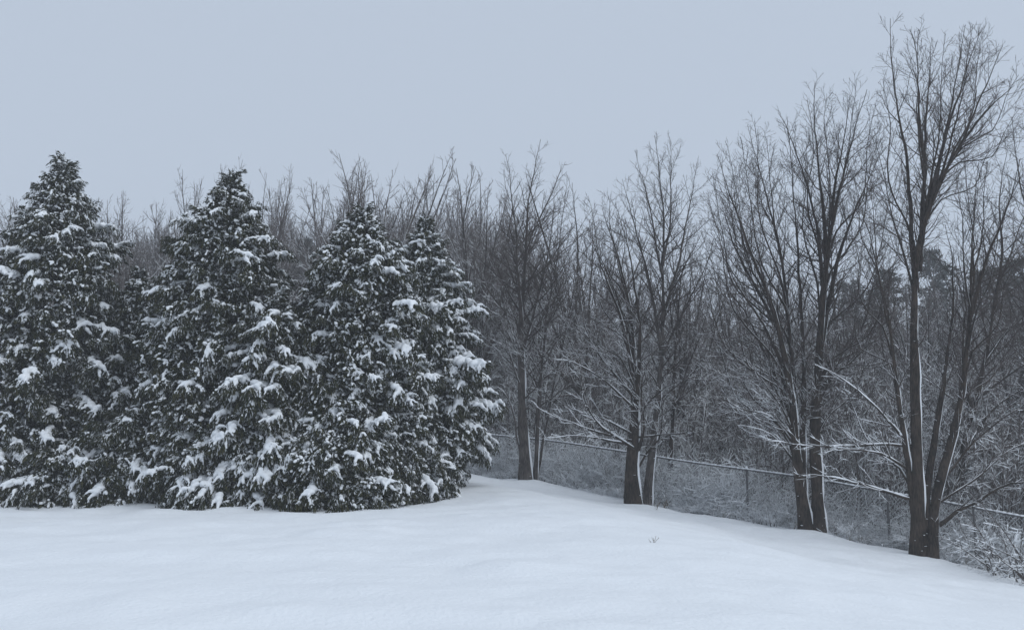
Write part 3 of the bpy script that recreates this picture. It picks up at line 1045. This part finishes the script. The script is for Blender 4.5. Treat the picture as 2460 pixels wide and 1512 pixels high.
# the wood far behind, a single hazy band of bare crowns
P_, R_, S_ = [], [], []
for k in range(235):
    if k < 170:
        x, y = rng.uniform(-38, -1.2), rng.uniform(41, 62)
        top = 462 + 55 * rng.random() + (25 if x < -14 else 0)
    else:
        x, y = rng.uniform(0, 36), rng.uniform(38, 60)
        top = rng.uniform(690, 800)
    z = gz(x, y)
    sc_ = (EYE[2] + (955 - top) / FPX * y - z) / 9.0
    w_ = sc_ * rng.uniform(.75, 1.0)
    P_.append((x, y, z)); R_.append((0, 0, rng.uniform(0, 6.28))); S_.append((w_, w_, sc_))
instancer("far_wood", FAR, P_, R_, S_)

# snow-laden brush along the foot of the fence
BR = []
for i in range(6):
    wood, sn = Tubes(), Tubes()
    for k in range(20):
        d = norm(np.array([rng.normal() * .45, rng.normal() * .45, 1]))
        p = shoot(np.array([rng.normal() * .12, rng.normal() * .12, -.08]), d, rng.uniform(.5, 1.15), 6, -.08, .12)
        r = np.linspace(.005, .0022, 6)
        wood.add(p, r, 4)
        add_snow(sn, p, r * 1.2, 2.3, .05, 4)
        for j in range(9):
            q, dq = sample(p, rng.uniform(.2, 1))
            an = math.radians(rng.uniform(30, 65))
            b = shoot(q, norm(dq * math.cos(an) + perp(dq) * math.sin(an)), rng.uniform(.15, .45), 4, -.03, .15)
            r2 = np.linspace(.0035, .002, 4)
            wood.add(b, r2, 3)
            add_snow(sn, b, r2 * .9, 2.3, .05, 4)
    BR.append((wood, sn))
for i in range(4):          # upright dead stems, snow caught on them
    wood, sn = Tubes(), Tubes()
    for k in range(7):
        p = shoot(np.array([rng.normal() * .2, rng.normal() * .2, -.08]), norm(np.array([rng.normal() * .16, rng.normal() * .16, 1])), rng.uniform(.7, 1.5), 7, .0, .09)
        r = np.linspace(rng.uniform(.007, .014), .003, 7)
        wood.add(p, r, 4)
        if rng.random() < .6:
            add_snow(sn, p, r, 1.4, .35, 4)
        for j in range(6):
            q, dq = sample(p, rng.uniform(.25, 1))
            an = math.radians(rng.uniform(30, 70))
            b = shoot(q, norm(dq * math.cos(an) + perp(dq) * math.sin(an)), rng.uniform(.12, .40), 4, .0, .15)
            r2 = np.linspace(.004, .002, 4)
            wood.add(b, r2, 3)
            add_snow(sn, b, r2, 2.2, .1, 4)
    BR.append((wood, sn))
spots = []
for _ in range(1500):
    u = rng.uniform(-9.5, 8.5)
    bk = abs(rng.normal()) * 1.5 + 0.45
    p = FA + FDIR * u + FNOR * bk
    spots.append((p[0], p[1], gz(*p), rng.uniform(.7, 1.3), rng.uniform(.3, 1.0) * (1.15 if u < 0 else .85), rng.uniform(0, 6.28)))
for _ in range(110):
    u = rng.uniform(-9, 7)
    p = FA + FDIR * u - FNOR * rng.uniform(.02, .35)
    spots.append((p[0], p[1], gz(*p), rng.uniform(.3, .7), rng.uniform(.15, .45), rng.uniform(0, 6.28)))
spread_mass("snowy_brush", BR, spots, [TWIG, SNOW])

# the snow-laden shrub in the lower right corner, as separate bushes
SH = []
for i in range(3):
    wood, sn = Tubes(), Tubes()
    for k in range(9):
        d = norm(np.array([rng.normal() * .7, rng.normal() * .7, 1]))
        p = shoot(np.array([rng.normal() * .1, rng.normal() * .1, -.08]), d, rng.uniform(.9, 1.6), 8, -.09, .12)
        r = np.linspace(.014, .004, 8)
        wood.add(p, r, 5)
        add_snow(sn, p, r, 1.25, .08, 5)
        for j in range(9):
            q, dq = sample(p, rng.uniform(.2, 1))
            an = math.radians(rng.uniform(30, 65))
            b = shoot(q, norm(dq * math.cos(an) + perp(dq) * math.sin(an)), rng.uniform(.2, .55), 5, -.02, .16)
            r2 = np.linspace(.006, .003, 5)
            wood.add(b, r2, 4)
            add_snow(sn, b, r2, 1.4, .08, 4)
            for w in range(3):
                q2, d2 = sample(b, rng.uniform(.3, 1))
                tw = shoot(q2, norm(d2 + .8 * perp(d2)), rng.uniform(.08, .22), 3, -.02, .1)
                r3 = np.array([.004, .0035, .002])
                wood.add(tw, r3, 3)
                add_snow(sn, tw, r3, 1.3, .05, 4)
    SH.append((tubes_mesh("stems", [wood], [TWIG]), tubes_mesh("snow_cover", [sn], [SNOW])))
for px, d, s, lab in [(2395, 16.0, 1.0, "snow-laden shrub in front of the fence, nearest to the thick clustered trunk"),
                      (2470, 15.3, 1.15, "largest snow-laden shrub, cut by the picture's right edge"),
                      (2440, 16.6, 1.1, "snow-laden shrub squeezed behind the two front shrubs at the fence"),
                      (2350, 17.5, .5, "small snowy shrub at the right foot of the thick clustered trunk")]:
    b = base(px, d)
    t = thing("snowy_shrub", b, lab, "shrub", "snow-laden shrubs at the right end of the fence", rng.uniform(0, 6.28), s)
    k = rng.integers(0, 3)
    link("stems", SH[k][0], t)
    link("snow_cover", SH[k][1], t)

# ------------------------------------------------------------------ chain-link fence


def fence():
    FH = 1.2
    U0, U1 = -9.6, 8.4
    us = np.arange(U0, U1 + .01, .1)
    P = FA[None] + FDIR[None] * us[:, None]
    Z = ground(P[:, 0], P[:, 1])
    ks = np.ones(21) / 21
    Zs = np.convolve(np.pad(Z, 10, mode='edge'), ks, 'valid')
    top = Zs + FH
    t = thing("chain_link_fence", (FA[0], FA[1], gz(*FA)), "low chain-link fence with a snow-topped rail running behind the bare trees", "fence")
    o3 = np.array(t.location)

    def pt(u, h):
        x, y = FA + FDIR * u
        zg = np.interp(u, us, Zs)
        return np.array([x, y, zg + h]) - o3
    # posts
    for u in (-9.32, -6.21, -3.106, 0.0, 3.106, 4.75, 6.21, 8.3):
        tb = Tubes()
        r = .025 if u != 4.75 else .019
        tb.add(np.array([pt(u, -.25), pt(u, .4), pt(u, .8), pt(u, FH + .03)]), np.full(4, r), 8)
        po = link("post", tubes_mesh("post", [tb], [STEEL]), t)
        cb = Tubes()
        cb.add(np.array([pt(u, FH + .02), pt(u, FH + .055), pt(u, FH + .085), pt(u, FH + .1)]), np.array([r + .008, r + .01, r * .8, .006]), 8)
        link("snow_cover", tubes_mesh("snow_cover", [cb], [SNOW]), po)
    tb = Tubes()
    q = np.array([pt(u, FH) for u in us])
    tb.add(q, np.full(len(q), .018), 8)
    rail = link("top_rail", tubes_mesh("top_rail", [tb], [STEEL]), t)
    # snow on the rail: a ridge with tufts where it caught on the wire knuckles
    uf = np.arange(U0, U1, .028)
    sr = .016 + .005 * np.sin(uf * 2 * math.pi / .112) + rng.uniform(-.005, .008, len(uf))
    sr *= 1 + .25 * vnoise(uf / .7, uf * 0 + 3.3, 5)
    tb = Tubes()
    q = np.array([pt(u, FH + .026) for u in uf])
    tb.add(q, np.maximum(sr, .008), 7)
    link("snow_cover", tubes_mesh("snow_cover", [tb], [SNOW]), rail)
    # the diamond wires, woven: two slanting sets a wire apart, each with snow clinging to its upper side
    w, s = Tubes(), Tubes()
    pitch = .075
    for sgn in (1, -1):
        for u in np.arange(U0 - 1.3, U1 + 1.3, pitch):
            n = 7
            hs = np.linspace(.02, FH - .01, n)
            uu = u + sgn * hs * 0.8
            if uu.min() < U0 or uu.max() > U1:
                continue
            q = np.array([pt(a, h) for a, h in zip(uu, hs)])
            q[:, :2] += FNOR * .003 * sgn
            w.add(q, np.full(n, .0022), 3)
            sn_r = rng.uniform(.0012, .0042, n)
            s.add(q + np.array([0, 0, .004]), sn_r, 3)
    link("wire_mesh", tubes_mesh("wire_mesh", [w], [WIRE]), t, "stuff")
    link("wire_snow", tubes_mesh("wire_snow", [s], [SNOW]), t, "stuff")


fence()


# ------------------------------------------------------------------ conifers
def leaves_mesh(name, pos, dirs, nrm, L, Wd, tint, dust, mat):
    """Flat tapering leaf sprays with a bend: 6 vertices, 2 quads each."""
    n = len(pos)
    side = norm(np.cross(dirs, nrm))
    L = L[:, None]
    Wd = Wd[:, None]
    mid = pos + dirs * L * .5 + nrm * L * .06
    tip = pos + dirs * L - np.array([0, 0, 1]) * L * .10
    v = np.stack([pos - side * Wd * .22, pos + side * Wd * .22, mid + side * Wd * .5, mid - side * Wd * .5, tip + side * Wd * .16, tip - side * Wd * .16], 1)
    i = np.arange(n)[:, None] * 6
    F = np.concatenate([i + np.array([[0, 1, 2, 3]]), i + np.array([[3, 2, 4, 5]])])
    return mesh_from(name, v.reshape(-1, 3), [F], mat, None, False, {"tint": np.repeat(tint, 6), "dust": np.repeat(dust, 6)})


def remesh(v, f, voxel):
    me = mesh_from("blob", v, f, CAP)
    o = bpy.data.objects.new("blob", me)
    COL.objects.link(o)
    md = o.modifiers.new("r", 'REMESH')
    md.mode = 'VOXEL'
    md.voxel_size = voxel
    sm = o.modifiers.new("s", 'SMOOTH')
    sm.factor = .5
    sm.iterations = 1
    dg = bpy.context.evaluated_depsgraph_get()
    out = bpy.data.meshes.new_from_object(o.evaluated_get(dg))
    bpy.data.objects.remove(o)
    out.polygons.foreach_set("use_smooth", np.ones(len(out.polygons), bool))
    out.materials.clear()
    out.materials.append(CAP)
    return out


def blobs(items):
    """items: (centre, three radii, yaw) -> low sphere meshes"""
    nu, nv = 10, 6
    th = np.linspace(0, 2 * math.pi, nu, endpoint=False)
    ph = np.linspace(0.25, math.pi - 0.25, nv)
    S = np.array([[math.sin(p) * math.cos(t), math.sin(p) * math.sin(t), math.cos(p)] for p in ph for t in th])
    idx = np.arange(nu * nv).reshape(nv, nu)
    nx = np.roll(idx, -1, axis=1)
    q = np.stack([idx[:-1], idx[1:], nx[1:], nx[:-1]], -1).reshape(-1, 4)
    V, F4, FN, off = [], [], [], 0
    for c, r, a, pitch in items:
        p = S * np.array(r)
        cp, sp = math.cos(pitch), math.sin(pitch)
        p = np.stack([p[:, 0] * cp + p[:, 2] * sp, p[:, 1], -p[:, 0] * sp + p[:, 2] * cp], -1)
        ca, sa = math.cos(a), math.sin(a)
        p = np.stack([p[:, 0] * ca - p[:, 1] * sa, p[:, 0] * sa + p[:, 1] * ca, p[:, 2]], -1)
        V.append(p + np.array(c))
        F4.append(q + off)
        FN.append((np.concatenate([idx[0][None], idx[-1][::-1][None]]) + off))
        off += len(S)
    return np.concatenate(V), [np.concatenate(F4), np.concatenate(FN)]


def make_bough(big=False):
    """A cedar bough along +X: leaf mesh, heavy snow cap, light snow cap."""
    L = rng.uniform(.85, 1.05) if big else rng.uniform(.50, .66)
    axis_ = shoot(np.zeros(3), norm(np.array([1, 0, .25])), L, 8, -.10, .06)
    pos, dr, nr, ln, wd = [], [], [], [], []
    heavy, light = [], []
    lets = []
    for k in range(40 if big else 20):
        t = rng.uniform(.05, 1.0) if k > 1 else 1.0
        q, dq = sample(axis_, t)
        sgn = 1 if k % 2 else -1
        an = math.radians(rng.uniform(15, 85)) * sgn
        d = np.array([dq[0] * math.cos(an) - dq[1] * math.sin(an), dq[0] * math.sin(an) + dq[1] * math.cos(an), dq[2] * .6 + rng.normal() * .25])
        d = norm(d)
        b = shoot(q + rng.normal(size=3) * .03, d, rng.uniform(.13, .26), 5, -.32, .09)
        lets.append(b)
        for j in range(40):
            s = rng.uniform(.05, 1)
            p, dd = sample(b, s)
            a2 = math.radians(rng.uniform(-100, 100))
            e = np.array([dd[0] * math.cos(a2) - dd[1] * math.sin(a2), dd[0] * math.sin(a2) + dd[1] * math.cos(a2), dd[2] - rng.uniform(-.2, 1.3)])
            pos.append(p + rng.normal(size=3) * .022)
            dr.append(norm(e))
            nr.append(norm(rng.normal(size=3) * .8 + np.array([.3, 0, .6])))
            ln.append(rng.uniform(.03, .085))
            wd.append(rng.uniform(.010, .022))
    for k, b in enumerate(lets):
        r = rng.uniform(.027, .046)
        if rng.random() < .72:
            for s in (.0, .25, .5, .75, .97):
                c, dd = sample(b, s)
                rr = r * (1.05 - .55 * s) * rng.uniform(.75, 1.2)
                pit = math.asin(max(-1, min(1, -dd[2])))
                heavy.append((c + np.array([0, 0, .026 + rr * .35]) + rng.normal(size=3) * .008, (rr * 1.15, rr * .9, rr * .85), math.atan2(dd[1], dd[0]), pit))
        if rng.random() < .45:
            for s in (.15, .5, .85):
                c, dd = sample(b, s)
                rr = rng.uniform(.016, .034) * (1 if s < .8 else .7)
                light.append((c + np.array([0, 0, .014]) + rng.normal(size=3) * .01, (rr * 1.5, rr, rr * .85), math.atan2(dd[1], dd[0]), math.asin(max(-1, min(1, -dd[2])))))
    for s in np.linspace(.2, .9, 6):
        c, dd = sample(axis_, s)
        r = rng.uniform(.035, .06)
        heavy.append((c + np.array([0, rng.normal() * .03, .045]), (r * 1.3, r * 1.3, r * 1.0), 0, 0))
    n = len(pos)
    leaf = leaves_mesh("bough", np.array(pos), np.array(dr), np.array(nr), np.array(ln), np.array(wd),
                       rng.random(n) ** 1.5, (rng.random(n) < .15) * rng.uniform(.35, .95, n), CEDAR)
    return leaf, remesh(*blobs(heavy), .0155), remesh(*blobs(light), .0145)


BOUGH = [make_bough() for _ in range(12)] + [make_bough(True) for _ in range(5)]


def make_sprig(white):
    """A small drooping spray of scale leaves along +X, some with a pinch of snow on it."""
    pos, dr, nr, ln, wd = [], [], [], [], []
    lumps = []
    for k in range(5):
        a = math.radians(rng.uniform(-60, 60))
        b = shoot(np.zeros(3), norm(np.array([math.cos(a), math.sin(a), rng.uniform(-.1, .5)])), rng.uniform(.10, .20), 4, -.25, .1)
        for j in range(9):
            p, dd = sample(b, rng.uniform(.1, 1))
            a2 = rng.uniform(-1.3, 1.3)
            e = np.array([dd[0] * math.cos(a2) - dd[1] * math.sin(a2), dd[0] * math.sin(a2) + dd[1] * math.cos(a2), dd[2] - rng.uniform(-.1, .9)])
            pos.append(p + rng.normal(size=3) * .012)
            dr.append(norm(e))
            nr.append(norm(rng.normal(size=3) * .7 + np.array([.2, 0, .7])))
            ln.append(rng.uniform(.03, .08))
            wd.append(rng.uniform(.010, .024))
        if rng.random() < white:
            for s_ in (.3, .65, .95)[:rng.integers(1, 4)]:
                c, dd = sample(b, s_)
                r = rng.uniform(.013, .030)
                lumps.append((c + np.array([0, 0, .012]), (r * 1.5, r, r * .8), math.atan2(dd[1], dd[0]), math.asin(max(-1, min(1, -dd[2])))))
    n = len(pos)
    me = leaves_mesh("sprig", np.array(pos), np.array(dr), np.array(nr), np.array(ln), np.array(wd), rng.random(n) ** 1.6,
                     (rng.random(n) < .12) * rng.uniform(.3, .95, n), CEDAR)
    if lumps:
        bm = bmesh.new()
        bm.from_mesh(me)
        k0 = len(bm.faces)
        v, f = blobs(lumps)
        t = mesh_from("lump", v, f, CAP)
        bm.from_mesh(t)
        bm.faces.ensure_lookup_table()
        for i in range(k0, len(bm.faces)):
            bm.faces[i].material_index = 1
            bm.faces[i].smooth = True
        bm.to_mesh(me)
        bm.free()
        bpy.data.meshes.remove(t)
        me.materials.append(CAP)
    return me


SPRIGS = [make_sprig(w) for w in (0, 0, .1, .1, .25, .3, .4, .5, .6, .7, .85, .95)]


def crown_radius(u, shape):
    """u: 0 at the tip, 1 at the foot"""
    a, p, under = shape
    r = a * (1 - np.exp(-u * p)) + (1 - a) * u
    return r * (1 - under * np.clip((u - .78) / .22, 0, 1) ** 1.5)


def cedar(label, px, d, top, R, n, snow=.4, shape=(.7, 5.0, .12), lean=0.0, sc=1.0, group="snow-covered cedars in the row along the lawn", rich=1.0, name="cedar_tree", cat="tree"):
    b = base(px, d)
    H = at(px, top, d)[2] - b[2]
    t = thing(name, b, label, cat, group)
    sd = rng.uniform(0, 50)
    tw = Tubes()
    zz = np.linspace(-.2, H * .97, 9)
    tw.add(np.stack([lean * zz / H + .02 * np.sin(zz * 2), .02 * np.cos(zz * 1.7), zz], -1), np.linspace(.05 + .012 * H, .012, 9), 7)
    # bare inner limbs seen in the gaps
    for k in range(int(10 * H)):
        h = rng.uniform(.25, .9) * H
        a = rng.uniform(0, 6.28)
        Rl = R * float(crown_radius(1 - h / H, shape)) * .8
        tw.add(shoot(np.array([lean * h / H, 0, h]), norm(np.array([math.cos(a), math.sin(a), .5])), Rl + .1, 5, -.03, .05), np.linspace(.02, .006, 5), 4)
    link("trunk", tubes_mesh("trunk", [tw], [BARK]), t)

    def rad(u, a):
        lob = 1 + .26 * vnoise(a * 1.9 + sd, u * 5.5 + sd, 11) * 2 + .20 * vnoise(a * 4.5 + sd, u * 13 + sd, 12) * 2
        return R * crown_radius(u, shape) * lob

    # inner leaves: one mass nobody could count
    m = int(n * 13 * rich)
    u = .01 + .99 * rng.random(m) ** .70
    a = rng.uniform(0, 2 * math.pi, m)
    rr = np.maximum(rad(u, a) * rng.uniform(.42, 1.0, m) ** .5 - .10, .015)
    z = np.maximum(H * (1 - u), .05)
    pos = np.stack([lean * z / H + rr * np.cos(a), rr * np.sin(a), z], -1) + rng.normal(size=(m, 3)) * .03
    tip = np.clip((.10 - u) / .10, 0, 1)
    rot = np.stack([rng.normal(size=m) * .6, rng.uniform(-.35, 1.0, m) - tip * 1.5, a + rng.normal(size=m) * .5], -1)
    sz = rng.uniform(.75, 1.35, m)
    instancer("foliage", SPRIGS, pos, rot, np.stack([sz] * 3, -1), t)

    # boughs, each with its own snow
    for i in range(n):
        u = ((i + rng.random()) / n) ** .62
        u = .015 + .965 * u
        a = i * 2.39996 + rng.uniform(-.3, .3)
        z = H * (1 - u)
        s = sc * rng.uniform(.75, 1.2) * min(1.0, .40 + u * 2.6)
        r = max(float(rad(u, a)) - .50 * s + rng.normal() * .10 * min(1, u * 4), .0)
        px_, py_ = lean * z / H + r * math.cos(a), r * math.sin(a)
        pitch = (.75 * (1 - u) ** 2.2 - .12) + rng.normal() * .17
        if u < .08:
            pitch += .7
        k = int(rng.integers(0, 12))
        clump = float(vnoise(np.array([a * 2.1 + sd]), np.array([u * 7 + sd]), 31)[0]) * 2
        q = snow - .02 + 1.0 * clump + .34 * math.cos(a + .5) - (.3 if u > .86 else 0)
        if .18 < u < .74 and rng.random() < .30 * (q - .3):
            k = int(rng.integers(12, len(BOUGH)))
            r = max(r - .22, 0)
            px_, py_ = lean * z / H + r * math.cos(a), r * math.sin(a)
        o = link("bough", BOUGH[k][0], t)
        o.location = (px_, py_, max(z, .22))
        o.rotation_euler = (rng.normal() * .2, -pitch, a + rng.normal() * .2)
        o.scale = (s, s * rng.uniform(.85, 1.2), s)
        x = rng.random()
        if x < q:
            o.scale = Vector(o.scale) * 1.04
            link("snow_cap", BOUGH[k][1], o)
        elif x < q + .7:
            link("snow_cap", BOUGH[k][2], o)
    return t


cedar("snow-covered cedar with the tall ragged tip at the left end of the row", 108, 17.4, 380, 1.50, 290, .24, (.75, 4.5, .2))
cedar("cedar cut by the picture's left edge, low behind the tall ragged-tipped one", -75, 17.6, 585, 1.25, 190, .42, (.7, 5.5, .2))
cedar("short cedar wedged in the gap between the two tallest cedars", 312, 18.0, 652, 1.0, 170, .24, (.75, 6, .0))
cedar("tall cedar with a broad pointed crown, second peak from the left", 528, 17.1, 418, 1.52, 290, .34, (.80, 5.0, .2))
cedar("cedar with the brightest heaps of snow down its sloping right side", 648, 16.4, 706, 1.36, 235, .82, (.60, 3.8, .25), sc=1.1)
cedar("dark short cedar in the notch between the second and third peaks", 738, 17.6, 705, .92, 150, .2, (.75, 6, 0.))
cedar("cedar of the third peak, whose bare grey trunk shows through a gap", 862, 17.0, 500, 1.36, 270, .40, (.85, 5.5, .2))
cedar("rightmost cedar, with snow-loaded bough tips over the open lawn", 1014, 18.6, 525, 1.42, 290, .74, (.58, 4.2, .68), sc=1.05)
LOWG = "low bushy cedars at the front of the row"
cedar("low round cedar with a bright snow crest, in front of the second peak", 530, 16.1, 995, 1.0, 120, .62, (.86, 6, .0), group=LOWG, name="cedar_shrub", cat="shrub")
cedar("low dark bushy cedar bulging furthest onto the lawn under the third peak", 815, 15.9, 985, 1.15, 150, .22, (.86, 6, .02), group=LOWG, name="cedar_shrub", cat="shrub", rich=1.4)
cedar("low cedar at the foot of the ragged-tipped cedar, snow on its shoulder", 150, 16.3, 1068, .8, 90, .55, (.86, 6, .0), group=LOWG, name="cedar_shrub", cat="shrub")
cedar("low snowy cedar in the picture's bottom left corner of the row", -5, 16.3, 1040, .8, 90, .6, (.86, 6, .0), group=LOWG, name="cedar_shrub", cat="shrub")
cedar("low cedar with drooping snow between the ragged-tipped cedar and the snow crest", 325, 16.5, 975, .95, 110, .45, (.84, 6, .0), group=LOWG, name="cedar_shrub", cat="shrub")
cedar("low greyish cedar skirt at the foot of the rightmost cedar", 975, 17.2, 1060, .9, 110, .12, (.86, 6, .0), group=LOWG, name="cedar_shrub", cat="shrub", rich=1.4)


# distant pines
def pine_variant():
    H = 10.0
    tw = Tubes()
    zz = np.linspace(-.3, H * .98, 8)
    tw.add(np.stack([zz * 0, zz * 0, zz], -1), np.linspace(.16, .02, 8), 6)
    pos, dr = [], []
    h = 1.2
    while h < H * .99:
        u = 1 - h / H
        Lb = (.35 + 2.4 * u ** .75) * rng.uniform(.7, 1.1)
        for k in range(6):
            a = rng.uniform(0, 6.28)
            b = shoot(np.array([0, 0, h]), norm(np.array([math.cos(a), math.sin(a), .25])), Lb * rng.uniform(.6, 1.1), 6, .01, .07)
            tw.add(b, np.linspace(.03, .008, 6), 3)
            for j in range(int(26 * (.4 + Lb / 2.5))):
                q, dq = sample(b, rng.uniform(.2, 1))
                for _ in range(2):
                    pos.append(q + rng.normal(size=3) * .09)
                    dr.append(norm(dq + rng.normal(size=3) * .7 + np.array([0, 0, .15])))
        h += .38
    n = len(pos)
    return (tubes_mesh("trunk", [tw], [BARK2]),
            leaves_mesh("crown", np.array(pos), np.array(dr), norm(rng.normal(size=(n, 3))), rng.uniform(.16, .36, n), rng.uniform(.05, .11, n),
                        rng.random(n), (rng.random(n) < .05) * rng.uniform(.3, .7, n), PINE))


PINES = [pine_variant() for _ in range(3)]
PG = "dark pines standing in the haze behind the wood"
for px, top, d, v, w, lab in [
    (2270, 592, 57, 0, .95, "tallest dark pine in the haze, between the tall tree's trunk and its right stem"),
    (2150, 640, 59, 1, 1.1, "broad dark pine in the haze left of the tall tree's trunk"),
    (2060, 668, 61, 2, 1.0, "dark pine in the haze just right of the crossing trunks"),
    (2390, 638, 58, 2, 1.1, "dark pine in the haze right of the tallest pine"),
    (2470, 612, 57, 1, 1.1, "dark pine in the haze at the picture's right edge"),
    (720, 560, 46, 1, .6, "grey-green pine in the notch between the second and third cedar peaks"),
]:
    bg_tree(px, top, d, v, lab, PG, w, PINES, 10.0, "pine_tree")

# frosted little larch in the gap beside the first cedar
bg_tree(268, 560, 20.5, 5, "frosted pale bare tree with white twigs in the gap right of the ragged-tipped cedar", LEFT_BG, 1.0)


# ------------------------------------------------------------------ small things on the lawn
def stalk(px, d, h, lab):
    b = base(px, d)
    t = thing("dry_weed", b, lab, "weed", "dry weeds poking through the snow")
    for k in range(5):
        tb = Tubes()
        p = shoot(np.array([rng.normal() * .015, rng.normal() * .015, -.04]), norm(np.array([rng.normal() * .3 + .2, rng.normal() * .3, 1])), h * rng.uniform(.5, 1.1), 5, -.08, .08)
        tb.add(p, np.linspace(.004, .0015, 5), 4)
        for j in range(3):
            q, dq = sample(p, rng.uniform(.4, 1))
            tb.add(shoot(q, norm(dq + perp(dq) * .7), h * .22, 3, -.02, .1), np.array([.0025, .002, .001]), 3)
        link("stem", tubes_mesh("stem", [tb], [STALK]), t)


stalk(1567, 11.2, .13, "small dry weed tuft alone on the open snow right of the middle")
stalk(1575, 20.1, .22, "thin dry weed leaning beside the straight pointed tree's foot")
for k in range(12):
    u = rng.uniform(-4, 6.5)
    p = FA + FDIR * u - FNOR * rng.uniform(.1, .7)
    d_ = float(p[1])
    stalk(float(CX + p[0] / d_ * FPX), d_, rng.uniform(.12, .3), "thin dry weed poking through the snow at the foot of the wire fence")
